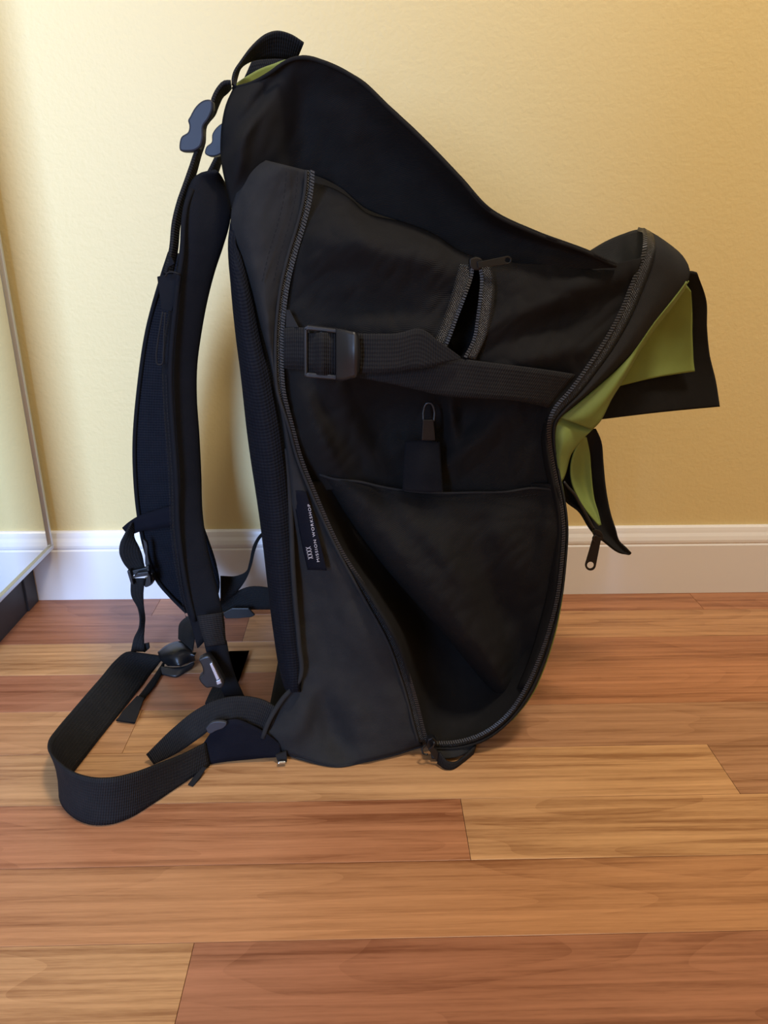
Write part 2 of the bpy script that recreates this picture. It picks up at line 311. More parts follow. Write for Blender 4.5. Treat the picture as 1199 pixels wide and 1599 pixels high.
# rear gusset in canvas
bott = [f(411, 1153, .016), f(426, 1162, .012), f(442, 1174, .006), f(475, 1186, .004), f(529, 1196, .003), f(567, 1189, .003), f(608, 1180, .004), f(660, 1164, .008)]
rowsG = []
zt = [(p[0]-(9 if 640 > p[1] else 5 if p[1] < 900 else 13), p[1]) for p in zipL]
for i, (a, b) in enumerate(zip(gusL, zt)):
    py = a[1]; r = []
    for t in (0, .2, .45, .72, 1):
        x = a[0]+(b[0]-a[0])*t; y = a[1]+(b[1]-a[1])*t
        bul = -.010*math.sin(math.pi*min(1, t*1.15))*(1 if py < 560 else .3 if py < 850 else .0)
        hol = .014*math.exp(-((t-.28)/.2)**2)*math.exp(-((py-960)/130)**2)
        edge = .006 if t == 0 else 0
        r.append(n(x, y, edge+bul+hol+(.003 if t == 1 else 0)))
    rowsG.append(r)
rowsG.append(bott)
def gdisp(x, y):
    return bump(x, y, 470, 1120, 14, 50, -.010, .5)+bump(x, y, 520, 1130, 16, 60, .010, -.45)+bump(x, y, 560, 1145, 22, 50, -.008, -.3)+bump(x, y, 600, 1060, 30, 90, -.006, -.25)
loft('rear_gusset', rowsG, 'canvas', 48, 130, .002, crumple(gdisp, .0035, 1.0), **B)
# bottom, far side and front
oB = [n(411, 1152, .01)]+[(p[0], p[1], p[2]) for p in bott[1:]]
loft('bottom_panel', [bott, [shift(p, -.26, 0, .002) for p in bott], [shift(p, YF, 0, .012) for p in bott]], 'canvas', 40, 16, .002, **B)
fr = oR[4:23]
loft('front_panel', [[(p[0]-1.5, p[1], p[2]+.002) for p in fr], [shift(p, -.25, .004) for p in fr], [shift(p, YF, -.006) for p in fr]], 'green', 70, 16, .002, **B)
lf = [n(360, 150)]+[n(*p) for p in ((343, 237), (360, 345), (373, 521), (392, 677), (412, 810), (435, 991), (446, 1054), (411, 1152))]
rf = [n(600, 165)]+[n(*p) for p in ((760, 340), (1000, 420), (990, 545), (872, 657), (882, 785), (877, 934), (830, 1085), (690, 1168))]
loft('far_panel', [[shift(p, YF) for p in lf], [shift(p, YF) for p in rf]], 'canvas', 50, 20, .002, **B)

# roll-top collar, near side
c0 = [(364, 137, .030), (393, 129, .014), (423, 112, .004), (444, 97, 0), (462, 90, -.004), (482, 90, -.006), (505, 97, -.008), (560, 125, -.010), (607, 169, -.012), (657, 216, -.014), (717, 278, -.014), (763, 328, -.014), (833, 363, -.014), (917, 394, -.010), (962, 415, -.008)]
c1 = [(352, 165, .020), (385, 158, .004), (420, 148, .002), (450, 138, .008), (480, 135, .012), (505, 142, .014), (530, 152, .016), (575, 185, .018), (620, 225, .018), (668, 270, .018), (722, 318, .016), (770, 352, .012), (838, 378, .004), (918, 402, -.002), (962, 416, -.006)]
c2 = [(344, 235, .020), (372, 225, -.004), (405, 212, -.002), (440, 205, .016), (475, 205, .028), (505, 215, .034), (535, 228, .038), (580, 258, .040), (625, 290, .038), (672, 325, .034), (724, 362, .026), (775, 386, .016), (842, 400, .004), (920, 411, 0), (962, 417, -.004)]
c3 = [(368, 352, .016), (384, 318, .008), (402, 284, .012), (430, 266, .020), (468, 268, .034), (495, 275, .046), (530, 292, .050), (570, 325, .050), (625, 346, .046), (675, 366, .040), (720, 396, .030), (780, 412, .018), (850, 418, .006), (920, 420, .002), (962, 418, -.003)]
def cdisp(x, y):
    return bump(x, y, 400, 165, 7, 40, .008, .6)+bump(x, y, 385, 200, 8, 45, -.007, .5)+bump(x, y, 372, 260, 8, 30, -.006, .3)+bump(x, y, 470, 180, 16, 60, .006, .1)+bump(x, y, 540, 200, 20, 50, -.004, -.3)
loft('roll_top_collar', [nl(c) for c in (c0, c1, c2, c3)], 'twill', 110, 50, .0025, crumple(lambda x, y: 1.9*cdisp(x, y), .004, 2.0, 65), **B)
tube('collar_hem', nl([(p[0], p[1]+1, p[2]+.001) for p in c0]), .0016, 'twill', 90, **B)
# collar round the back and far side, green inside
loft('collar_lining', [[(366, 134, -.325), (380, 123, -.30), (403, 109.5, -.28), (427, 99.5, -.26), (449, 92.5, -.25), (480, 98, -.24)],
                       [(368, 160, -.325), (385, 150, -.30), (405, 140, -.28), (430, 130, -.26), (452, 125, -.25), (480, 130, -.24)],
                       [(366, 190, -.32), (385, 190, -.29), (410, 190, -.27), (435, 190, -.25), (455, 190, -.24), (480, 190, -.23)]], 'green', 40, 20, .0018, **B)
loft('far_collar', [[shift(n(*p[:2]), YF, 0, -.03) for p in c0], [shift(n(*p[:2]), YF+.01, 0, -.01) for p in c3]], 'twill', 50, 10, .002, **B)
# haul loop
strip('haul_loop', [(362, 131, -.330), (368, 112, -.325), (378, 97, -.32), (397, 72, -.315), (417, 55, -.31), (433, 50, -.305), (453, 55, -.30), (474, 69, -.295)],
      [(369, 133, -.330), (372, 120, -.315), (377, 107, -.31), (394, 96, -.30), (420, 92, -.29), (440, 92, -.285), (452, 93, -.28), (464, 93, -.275)], 'web', 44, .002, 6, **B)
strip('haul_loop_end', [(394, 96, -.235), (410, 92, -.23), (430, 91, -.225), (450, 91, -.22)], [(382, 122, -.235), (405, 114, -.23), (428, 106, -.225), (450, 98, -.22)], 'web', 20, .002, 4, **B)

# upper side panel (twill) with its pocket slit
u0 = [(486, 284, .030), (518, 293, .030), (547, 310, .030), (572, 332, .030), (627, 346, .026), (675, 364, .022), (717, 391, .012), (745, 402, .006), (800, 410, .002), (861, 413, .002), (930, 416, .006), (1004, 402, .004)]
u1 = [(470, 365, .006), (505, 350, -.010), (540, 350, -.014), (575, 360, -.015), (625, 372, -.014), (670, 388, -.012), (712, 412, -.008), (750, 425, -.006), (800, 435, -.004), (860, 440, -.002), (930, 440, .002), (989, 440, .004)]
u2 = [(452, 450, .008), (490, 440, -.006), (530, 440, -.010), (570, 445, -.012), (620, 455, -.012), (665, 465, -.012), (710, 475, -.010), (750, 485, -.008), (800, 495, -.006), (850, 500, 0), (905, 505, .006), (955, 514, .004)]
u3 = [(444, 540, .008), (480, 535, .004), (520, 535, -.004), (565, 540, -.008), (610, 545, -.010), (660, 550, -.012), (700, 555, -.012), (740, 560, -.012), (780, 568, -.010), (820, 575, -.004), (860, 585, .004), (906, 588, .004)]
u4 = [(450, 640, .010), (485, 640, .006), (520, 640, .022), (560, 640, .044), (600, 645, .058), (645, 650, .062), (690, 650, .060), (735, 645, .050), (775, 645, .040), (810, 645, .034), (840, 645, .026), (862, 645, .006)]
u5 = [(470, 715, .012), (500, 705, .006), (530, 705, .020), (560, 710, .036), (600, 715, .050), (645, 720, .054), (690, 722, .052), (735, 720, .044), (775, 718, .034), (810, 715, .026), (840, 715, .022), (864, 715, .010)]
u6 = [(492, 772, .030), (510, 766, .026), (535, 766, .030), (565, 772, .036), (600, 780, .042), (645, 785, .044), (690, 787, .044), (735, 785, .040), (775, 784, .034), (810, 780, .028), (845, 776, .024), (876, 782, .012)]
gapC = crs([(744, 418), (740, 455), (733, 490), (722, 525), (710, 552)], 40); gapW = np.interp(np.linspace(0, 1, 40), [0, .15, .5, .8, 1], [4, 8, 16, 20, 12])
def udisp(x, y):
    d = bump(x, y, 545, 640, 16, 60, -.018, -.5)+bump(x, y, 590, 690, 14, 60, .008, -.7)+bump(x, y, 510, 690, 12, 60, -.010, -.45)+bump(x, y, 705, 655, 9, 24, -.022, -.1)+bump(x, y, 740, 690, 16, 50, -.018, .8)+bump(x, y, 800, 650, 30, 20, -.008, -.3)
    d += bump(x, y, 620, 700, 20, 12, -.010, -.6)+bump(x, y, 840, 560, 70, 14, -.010, -.35)+bump(x, y, 860, 470, 110, 16, -.009, -.4)+bump(x, y, 830, 515, 90, 12, .006, -.4)+bump(x, y, 600, 395, 70, 18, -.007, .2)+bump(x, y, 580, 480, 70, 14, .007, .1)+bump(x, y, 520, 430, 40, 14, .005, -.4)
    if 415 < y < 560 and 690 < x < 770:
        q = np.hypot(gapC[:, 0]-x, gapC[:, 1]-y); i = int(q.argmin())
        if q[i] < gapW[i]: d += .045*min(1, (1-q[i]/gapW[i])*5)
    return d
loft('side_panel', [nl(c) for c in (u0, u1, u2, u3, u4, u5, u6)], 'twill', 190, 190, .002, crumple(udisp, .0045, 3.0, 60), **B)
loft('front_wall_lining', [[(912, 397, -.27), (945, 377, -.285), (973, 365, -.30), (997, 358.5, -.325), (1007, 363, -.355)], [(925, 410, -.29), (950, 405, -.305), (972, 398, -.32), (990, 395, -.345), (1005, 398, -.366)], [(940, 440, -.33), (955, 440, -.335), (970, 440, -.345), (980, 445, -.36), (988, 442, -.371)]], 'canvas', 30, 16, .002, **B)
# inside of the lower compartment
lrows = []
for (a, b, dep) in (((484, 752), (868, 756), .075), ((494, 778), (876, 787), .09), ((533, 862), (879, 862), .11), ((584, 940), (869, 935), .11), ((622, 1008), (850, 1005), .09), ((645, 1080), (818, 1078), .055), ((660, 1135), (765, 1138), .02), ((668, 1158), (716, 1157), .004)):
    r = []
    for t in (0, .12, .35, .65, .88, 1):
        r.append(n(a[0]+(b[0]-a[0])*t, a[1]+(b[1]-a[1])*t, .004+dep*[0, .55, 1, .9, .35, 0][[0, .12, .35, .65, .88, 1].index(t)]))
    lrows.append(r)
loft('compartment_lining', lrows, 'twill', 50, 60, .002, lambda x, y: bump(x, y, 620, 980, 18, 70, -.03, -.5)+bump(x, y, 660, 1040, 14, 40, .01, -.5), **B)
# hanging slip pocket with hem
p0 = [(499, 741, .018), (522, 748, .016), (560, 752, .020), (595, 760, .026), (640, 767, .030), (690, 770, .030), (740, 769, .028), (790, 768, .024), (835, 762, .018), (872, 766, .010)]
p1 = [(512, 762, .040), (548, 790, .012), (590, 800, .004), (625, 805, .006), (660, 808, .008), (700, 810, .008), (745, 812, .010), (790, 815, .012), (835, 818, .014), (878, 820, .008)]
p2 = [(548, 815, .046), (585, 848, .012), (618, 862, -.006), (650, 868, -.010), (690, 872, -.008), (725, 876, -.002), (765, 880, .006), (800, 885, .014), (838, 890, .018), (875, 892, .008)]
p3 = [(600, 885, .050), (635, 915, .014), (662, 925, -.008), (688, 930, -.012), (718, 934, -.006), (750, 938, .006), (780, 942, .018), (810, 946, .026), (840, 950, .024), (864, 955, .008)]
p4 = [(652, 945, .054), (688, 975, .018), (710, 985, -.002), (730, 990, -.006), (754, 994, .002), (778, 998, .014), (798, 1002, .026), (816, 1006, .030), (834, 1010, .024), (848, 1012, .008)]
p5 = [(705, 1005, .058), (738, 1030, .026), (756, 1038, .012), (770, 1042, .010), (782, 1045, .018), (794, 1048, .028), (804, 1050, .034), (814, 1052, .032), (824, 1054, .024), (832, 1054, .010)]
p6 = [(756, 1066, .056), (772, 1080, .040), (780, 1084, .034), (786, 1086, .032), (791, 1088, .032), (796, 1089, .034), (801, 1090, .036), (806, 1091, .034), (811, 1092, .026), (815, 1084, .012)]
def pdisp(x, y):
    return bump(x, y, 700, 880, 60, 14, -.008, .9)+bump(x, y, 650, 850, 14, 60, .006, -.8)+bump(x, y, 775, 930, 20, 90, .012, -.35)+bump(x, y, 560, 775, 12, 26, -.008, -.9)+bump(x, y, 600, 775, 10, 20, .006, -.4)+bump(x, y, 690, 790, 40, 8, -.003, .1)+bump(x, y, 845, 900, 10, 90, -.006, .1)
pk = loft('slip_pocket', [nl(c) for c in (p0, p1, p2, p3, p4, p5, p6)], 'twill', 110, 110, .0022, crumple(pdisp, .005, 5.0, 60), **B)
tube('pocket_hem', nl([(p[0], p[1], p[2]-.001) for p in p0]), .0013, 'canvas', 60, parent=pk)
bits('hem_stitching', nl([(p[0], p[1]+10, p[2]-.006) for p in p0[1:-1]]), .0042, (.0028, .0006, .0006), 'stitch', pk)

# front gusset strip, zippers
gz = loft('front_gusset', [[(p[0], p[1], p[2]+.001) for p in tR], [((a[0]+b[0])/2, (a[1]+b[1])/2, (a[2]+b[2])/2-.006) for a, b in zip(tR, oR)], oR], 'canvas', 110, 12, .002, **B)
inR = [(p[0]-d, p[1]) for p, d in zip(zipR[11:22], (8, 12, 14, 14, 15, 16, 18, 18, 18, 16, 14))]
loft('zipper_flange', [nl(inR, .016), nl([(a[0]*.4+b[0]*.6, b[1]) for a, b in zip(inR, zipR[11:22])], .004), [(p[0], p[1], p[2]+.001) for p in zR[11:22]]], 'twill', 60, 10, .0016, **B)
z1 = strip('zipper_tape', zR, tR, 'tape', 120, .0012, 4, **B)
bits('zipper_teeth', [(p[0], p[1], p[2]-.0005) for p in zR], .0026, (.0017, .0036, .0022), 'teeth', z1, skew=.35)
tl = [n(p[0], p[1], .0005) for p in zt]
z2 = strip('zipper_tape', tl, zL, 'tape', 120, .0012, 4, **B)
bits('zipper_teeth', [(p[0], p[1], p[2]-.0005) for p in zL], .0026, (.0017, .0036, .0022), 'teeth', z2, skew=-.35)
tube('tape_piping', nl([(p[0]-1, p[1]) for p in zt], -.0015), .0016, 'canvas', 120, parent=z2)
for off_, (i0, i1) in ((14, (0, 6)), (32, (0, 6))):
    bits('gusset_stitching', [n(p[0]-off_, p[1], -.0145 if off_ > 20 else -.0105) for p in zt[i0:i1]], .0048, (.003, .0007, .0006), 'stitch', bag)
bits('gusset_stitching', [n(p[0]*.6+q[0]*.4, p[1]*.6+q[1]*.4, .004) for p, q in zip(tapR[3:10], outR[3:10])], .0045, (.003, .0007, .0006), 'stitch', gz)

# pocket slit zipper on the side panel
tA = nl([(738, 414, -.010), (736, 430, -.010), (727, 458, -.013), (714, 492, -.013), (700, 530, -.014), (688, 556, -.014)]); tB = nl([(718, 412, -.008), (713, 430, -.010), (704, 462, -.012), (693, 495, -.013), (681, 524, -.014), (668, 550, -.014)])
tC = nl([(749, 416, -.010), (752, 432, -.010), (750, 464, -.012), (746, 496, -.012), (740, 530, -.012), (727, 557, -.014)]); tD = nl([(766, 412, -.008), (771, 430, -.008), (772, 464, -.010), (768, 496, -.010), (758, 528, -.012), (742, 562, -.014)])
tA, tB, tC, tD = [[(p[0], p[1], p[2]-.006) for p in c] for c in (tA, tB, tC, tD)]
pz = strip('pocket_zipper_tape', tA, tB, 'tape', 30, .0012, 4, **B); bits('zipper_teeth', tA, .0024, (.0015, .003, .002), 'teeth', pz)
pz2 = strip('pocket_zipper_tape', tC, tD, 'tape', 30, .0012, 4, **B); bits('zipper_teeth', tC, .0024, (.0015, .003, .002), 'teeth', pz2)
def pull(name, a, b, wid, y, ring=0.28, parent=bag, mat='gloss', tailhole=True):
    """flat zipper pull from a to b with a hole at the far end and a narrow neck"""
    a = np.array(a, float); b = np.array(b, float); d = b-a; L = np.linalg.norm(d); d /= L; s = np.array([-d[1], d[0]]); h = wid/2; pts_out = []
    bmv, bmf = [], []; K = 12
    outer = [a+s*h*.75, a-s*h*.75]+[b-d*h+h*(math.cos(t)*(-s)+math.sin(t)*d) for t in np.linspace(0, math.pi, K)]
    cc = b-d*h; hr = h*.62; hole = [cc+hr*(math.cos(t)*(-s)+math.sin(t)*d) for t in np.linspace(0, 2*math.pi, 2*K, endpoint=False)]
    bm = bmesh.new(); th = .0016
    ov = [bm.verts.new(W((p[0], p[1], y))) for p in outer]; hv = [bm.verts.new(W((p[0], p[1], y))) for p in hole]
    ed = [bm.edges.new((ov[i], ov[(i+1) % len(ov)])) for i in range(len(ov))]
    if tailhole: ed += [bm.edges.new((hv[i], hv[(i+1) % len(hv)])) for i in range(len(hv))]
    bmesh.ops.triangle_fill(bm, edges=ed, use_beauty=True, use_dissolve=False)
    r = bmesh.ops.extrude_face_region(bm, geom=bm.faces[:]); bmesh.ops.translate(bm, verts=[v for v in r['geom'] if isinstance(v, bmesh.types.BMVert)], vec=(0, th, 0))
    bmesh.ops.recalc_face_normals(bm, faces=bm.faces)
    me = bpy.data.meshes.new(name); bm.to_mesh(me); bm.free(); me.materials.append(MT[mat]); o = bpy.data.objects.new(name, me); COL.objects.link(o); o.parent = parent
    m_ = o.modifiers.new('edges', 'BEVEL'); m_.width = .0004; m_.segments = 2; m_.limit_method = 'ANGLE'; return o
sl = plates('zipper_slider', [(smooth_outline([(733, 404), (744, 401), (752, 404), (754, 414), (748, 422), (738, 421), (733, 414)], n(740, 410, -.018)[2], 24), .008)], 'gloss', bag, .0012)
pull('zipper_pull', (746, 414), (799, 405), 13, n(770, 410, -.022)[2], parent=sl)
# lower slider where both zippers meet
sl = plates('zipper_slider', [(smooth_outline([(668, 1155), (677, 1153), (682, 1160), (680, 1170), (672, 1173), (666, 1166)], -.412, 24), .008)], 'gloss', bag, .0012)
tube('slider_bridge', [(674, 1156, -.415), (678, 1160, -.419), (675, 1168, -.417)], .0013, 'gloss', 12, parent=sl)
pull('zipper_pull', (672, 1168), (692, 1192), 12, -.419, parent=sl)
tube('slider_loop', [(664, 1163, -.413), (659, 1170, -.416), (661, 1177, -.418), (668, 1178, -.418)], .0011, 'gloss', 16, parent=sl)
strip('bottom_loop', [f(744, 1164, .012), f(728, 1180, .010), f(712, 1190, .008), f(698, 1189, .012), f(686, 1176, .020)], [f(740, 1177, .002), f(722, 1192, .001), f(706, 1202, .001), f(694, 1201, .002), f(682, 1192, .004)], 'web', 30, .002, 4, **B)
loft('bottom_corner', [[n(672, 1168, .004), n(713, 1168, .004), n(744, 1158, .006)], [f(674, 1184, .006), f(712, 1182, .006), f(742, 1170, .006)]], 'canvas', 16, 8, .002, **B)

# compression strap and its ladder buckle
strip('strap_anchor', [n(443, 512, -.004), n(460, 511, -.008), n(482, 512, -.012)], [n(443, 575, -.002), n(460, 577, -.006), n(482, 578, -.012)], 'web', 16, .002, 4, **B)
plates('anchor_patch', [(nl([(447, 484, -.004), (452, 484, -.006), (466, 511, -.010), (446, 511, -.004)]), .0015)], 'canvas', bag, .0003)
strip('compression_strap', nl([(548, 566, -.014), (600, 562, -.018), (660, 558, -.020), (716, 560, -.020), (764, 566, -.020), (820, 573, -.016), (862, 579, -.010), (898, 585, -.002)]),
      nl([(548, 588, -.014), (604, 598, -.018), (644, 607, -.020), (692, 618, -.020), (740, 622, -.020), (796, 625, -.016), (828, 630, -.010), (856, 637, -.002)]), 'web', 60, .002, 8, **B)
strip('strap_tail', nl([(540, 520, -.026), (588, 521, -.030), (622, 520, -.030), (656, 513, -.030), (686, 533, -.030), (719, 557, -.026)]),
      nl([(540, 583, -.026), (592, 582, -.030), (628, 579, -.030), (668, 574, -.030), (700, 565, -.028), (720, 560, -.026)]), 'web', 40, .002, 8, **B)
yb = n(520, 550, -.030)[2]
bk = plates('ladder_buckle', [(at([(474, 512), (480, 508), (528, 514), (528, 521), (482, 516), (474, 518)], yb), .007), (at([(474, 583), (482, 582), (528, 586), (528, 594), (480, 590), (475, 588)], yb), .007),
            (at([(474, 512), (480, 510), (480, 588), (475, 588)], yb), .007), (at([(499, 512), (505, 512), (505, 590), (499, 589)], yb+.002), .005)], 'plast', bag, .0012)
strip('strap_in_buckle', [(478, 520, yb+.004), (490, 520, yb+.002), (502, 519, yb-.003), (514, 520, yb+.001), (530, 522, yb+.004)], [(478, 584, yb+.004), (490, 585, yb+.002), (502, 586, yb-.003), (514, 586, yb+.001), (530, 586, yb+.004)], 'web', 24, .0016, 4, parent=bk)
loft('buckle_lever', [[(524, 513, yb-.002), (530, 514, yb-.005), (546, 517, yb-.010), (557, 520, yb-.011), (561, 526, yb-.006)], [(524, 550, yb-.004), (531, 550, yb-.008), (546, 551, yb-.015), (558, 552, yb-.015), (563, 553, yb-.008)], [(524, 594, yb-.002), (530, 595, yb-.005), (546, 592, yb-.010), (557, 588, yb-.011), (561, 582, yb-.006)]], 'plast', 24, 14, .006, parent=bk)

# inner zipper pull and webbing tab
tb = loft('pull_tab', [nl([(632, 689, .030), (659, 688, .026), (687, 690, .030)]), nl([(630, 725, .020), (660, 726, .016), (689, 727, .020)]), nl([(628, 766, .012), (660, 768, .008), (692, 768, .012)])], 'pad', 16, 20, .0025, **B)  # webbing tab in darker cloth, shade of the hollow put into the colour
pl_ = plates('zipper_pull', [(at([(660, 655), (677, 655), (680, 688), (658, 688)], n(668, 670, .024)[2]), .003)], 'gloss', bag, .001)
tube('pull_loop', [(661, 658, n(660, 650, .026)[2]), (661, 642, n(660, 640, .028)[2]), (666, 630, n(660, 640, .028)[2]), (673, 630, n(660, 640, .028)[2]), (678, 642, n(660, 640, .028)[2]), (677, 658, n(660, 650, .026)[2])], .0014, 'plast', 24, parent=pl_)

# brand label by the zipper
lb = loft('brand_label', [nl([(456, 766, .0), (462, 800, .0), (470, 845, -.002), (480, 890, -.004)]), nl([(466, 766, -.003), (474, 800, -.005), (484, 845, -.008), (494, 890, -.010)]), nl([(478, 767, -.002), (487, 800, -.006), (499, 845, -.010), (510, 891, -.012)])], 'cloth_daylit', 24, 10, .0008, **B)
def text(body, a, b, off, hpx, parent, name):
    cu = bpy.data.curves.new(name, 'FONT'); cu.body = body; cu.size = 1; cu.space_character = 1.25; to = bpy.data.objects.new(name, cu); COL.objects.link(to)
    dg = bpy.context.evaluated_depsgraph_get(); me = bpy.data.meshes.new_from_object(to.evaluated_get(dg)); bpy.data.objects.remove(to)
    vs_ = np.array([v.co[:] for v in me.vertices]); mn, mx_ = vs_.min(0), vs_.max(0)
    a = np.array(a, float); b = np.array(b, float); d = b-a; L = np.linalg.norm(d); s = np.array([d[1], -d[0]])/L
    for v in me.vertices:
        t = (v.co.x-mn[0])/(mx_[0]-mn[0]); h = (v.co.y-mn[1])/(mx_[1]-mn[1]); q = a+d*t+s*h*hpx
        v.co = W(n(q[0], q[1], off))
    me.materials.clear(); me.materials.append(MT['print']); o = bpy.data.objects.new(name, me); COL.objects.link(o); o.parent = parent
    return o
text('MISSION WORKSHOP', (499, 877), (484, 787), -.0135, 4.2, lb, 'label_lettering')
text('XXXX', (489, 872), (485, 853), -.0135, 8.0, lb, 'label_emblem')

# green front pieces
loft('front_fold', [[n(1073, 440, .010), n(1060, 458, .010), n(1022, 505, .010), n(994, 544, .010), n(962, 578, .010), n(926, 610, .010), n(890, 640, .008), n(874, 652, .008)],
     [n(1071, 447, .016), n(1056, 468, .016), n(1022, 512, .016), n(996, 548, .012), n(972, 586, .006), n(944, 626, .004), n(912, 652, .004), n(890, 658, .006)],
     [n(1068, 455, .030), n(1050, 480, .030), n(1022, 516, .030), n(998, 552, .026), n(980, 584, .018), n(956, 622, .012), n(936, 660, .010), n(925, 671, .012)]], 'green', 60, 14, .0016, **B)
loft('lower_front_fold', [[n(864, 648, .010), n(886, 657, .010), n(908, 665, .012), n(925, 671, .014)], [n(863, 690, .012), n(880, 690, .004), (897, 690, -.372), n(912, 684, .016)], [n(864, 720, .014), n(875, 720, .008), n(884, 718, .012), n(893, 708, .022)], [n(874, 756, .014), n(877, 752, .012), n(880, 748, .016), n(885, 735, .026)]], 'green', 30, 24, .0016, lambda x, y: bump(x, y, 898, 664, 26, 2.5, .006, .3), **B)
fo = [(1074, 424), (1088, 427), (1096, 445), (1102, 465), (1104, 507), (1107, 549), (1118, 595), (1126, 627), (1123, 635)]
fi = [(1010, 470), (1000, 500), (985, 540), (970, 580), (955, 620), (938, 654)]
YP = -.325
flap = loft('front_flap', [[(1060, 430, YP-.01), (1030, 470, YP), (1000, 520, YP+.01), (965, 580, YP+.01), (945, 625, YP+.005), (938, 655, YP)], [(1080, 425, YP-.01), (1066, 475, YP+.002), (1056, 520, YP+.010), (1044, 570, YP+.012), (1034, 610, YP+.008), (1030, 644, YP+.004)],
      [(1089, 427, YP-.01), (1103, 470, YP-.002), (1104, 512, YP+.002), (1108, 553, YP+.006), (1118, 596, YP+.006), (1124, 635, YP+.002)]], 'twill', 60, 40, .003, **B)
loft('flap_lining', [[(1062, 440, YP-.014), (1035, 470, YP-.005), (1010, 510, YP+.004), (985, 555, YP+.005), (968, 585, YP+.004), (955, 606, YP+.002)], [(1073, 447, YP-.014), (1058, 490, YP-.004), (1050, 520, YP+.003), (1040, 550, YP+.005), (1030, 572, YP+.005), (1022, 590, YP+.003)], [(1079, 455, YP-.013), (1081, 490, YP-.006), (1081, 520, YP-.003), (1082, 545, YP-.001), (1083, 565, YP), (1085, 580, YP)]], 'green', 40, 20, .0014, parent=flap)
# lower pocket flap with its zipper
lfp = loft('lower_flap', [[(925, 671, -.352), (905, 690, -.352), (892, 715, -.352), (878, 745, -.352), (882, 777, -.352), (905, 796, -.354), (926, 828, -.356), (945, 844, -.356), (966, 861, -.352), (982, 867, -.35)], [(928, 672, -.35), (922, 700, -.340), (918, 730, -.336), (915, 760, -.334), (920, 790, -.336), (930, 805, -.340), (942, 830, -.344), (955, 843, -.346), (970, 857, -.348), (984, 866, -.35)], [(931, 672, -.35), (938, 690, -.346), (941, 722, -.344), (944, 755, -.344), (949, 785, -.344), (954, 806, -.346), (961, 827, -.348), (967, 846, -.348), (976, 856, -.35), (986, 864, -.35)]], 'twill', 60, 24, .0028, **B)
loft('lower_flap_lining', [[(912, 683, -.364), (899, 702, -.364), (892, 728, -.362), (893, 750, -.360), (901, 772, -.360), (917, 798, -.362), (936, 820, -.362)], [(914, 683, -.362), (910, 705, -.352), (908, 728, -.346), (910, 750, -.344), (915, 773, -.346), (926, 797, -.352), (937, 820, -.360)], [(916, 683, -.360), (921, 708, -.350), (923, 735, -.347), (925, 760, -.347), (928, 780, -.349), (934, 800, -.354), (939, 820, -.360)]], 'green', 40, 14, .0014, parent=lfp)
tube('flap_zipper_edge', [(880, 752, -.366), (886, 760, -.367), (897, 772, -.367), (906, 788, -.366), (916, 806, -.365), (927, 826, -.364)], .0016, 'tape', 30, parent=lfp)
sl = plates('zipper_slider', [(smooth_outline([(928, 826), (937, 829), (942, 838), (940, 845), (933, 842), (927, 836)], -.368, 20), .006)], 'gloss', lfp, .001)
tube('slider_bridge', [(932, 838, -.369), (929, 836, -.372), (926, 841, -.373), (928, 846, -.371)], .0011, 'gloss', 14, parent=sl)
pull('zipper_pull', (933, 838), (920, 891), 17, -.371, parent=sl)

# ------------------------------------------------------------------ harness
# shoulder strap on the near side and on the far side
nA = [(338, 266, -.345), (306, 274, -.345), (289, 312, -.35), (285, 345, -.352), (282, 400, -.352), (274, 445, -.352), (266, 490, -.352), (258, 540, -.352), (256, 585, -.352), (259, 640, -.352), (264, 695, -.352), (269, 755, -.352), (270, 818, -.354), (275, 880, -.356), (285, 935, -.36), (298, 975, -.362), (308, 1012, -.364)]
nB = [(349, 285, -.31), (356, 300, -.315), (360, 325, -.325), (357, 352, -.33), (346, 385, -.33), (333, 421, -.33), (320, 471, -.33), (311, 521, -.33), (305, 568, -.33), (304, 615, -.33), (308, 677, -.33), (311, 740, -.33), (314, 796, -.335), (322, 845, -.34), (335, 900, -.345), (343, 935, -.35), (350, 965, -.352)]
ns = pad('shoulder_strap', nA, nB, .020, 'pad', 70, 18, **B)
ed = [(300, 296), (291, 320), (287, 345), (284, 400), (278, 440), (273, 490), (268, 540), (266, 585), (268, 640), (272, 695), (276, 755), (278, 818), (285, 880), (294, 930), (304, 970)]
tube('strap_piping', [(p[0], p[1], [-.350, -.356, -.360, -.363][min(i, 3)] if i < 4 else -.3655) for i, p in enumerate(ed)], .0024, 'pad', 60, parent=ns)
bits('strap_stitching', [(p[0]-7, p[1], -.365) for p in ed[7:]], .0036, (.0024, .0006, .0006), 'web', ns)
bits('strap_stitching', [(p[0]-12, p[1], -.364) for p in ed[7:]], .0036, (.0024, .0006, .0006), 'web', ns)
fA = [(262, 395, -.20), (248, 438, -.19), (228, 511, -.18), (215, 595, -.175), (207, 690, -.172), (208, 745, -.17), (213, 800, -.17), (222, 850, -.17), (244, 908, -.17), (262, 930, -.17), (288, 956, -.172)]
fB = [(300, 400, -.20), (296, 440, -.19), (292, 520, -.18), (290, 600, -.175), (292, 690, -.172), (298, 745, -.17), (308, 795, -.17), (322, 832, -.17), (339, 885, -.17), (343, 920, -.17), (325, 958, -.172)]
fs = pad('shoulder_strap', fA, fB, .020, 'mesh', 60, 18, **B)
tube('strap_piping', [(p[0]+3, p[1], p[2]-.010) for p in fA], .0024, 'pad', 60, parent=fs)
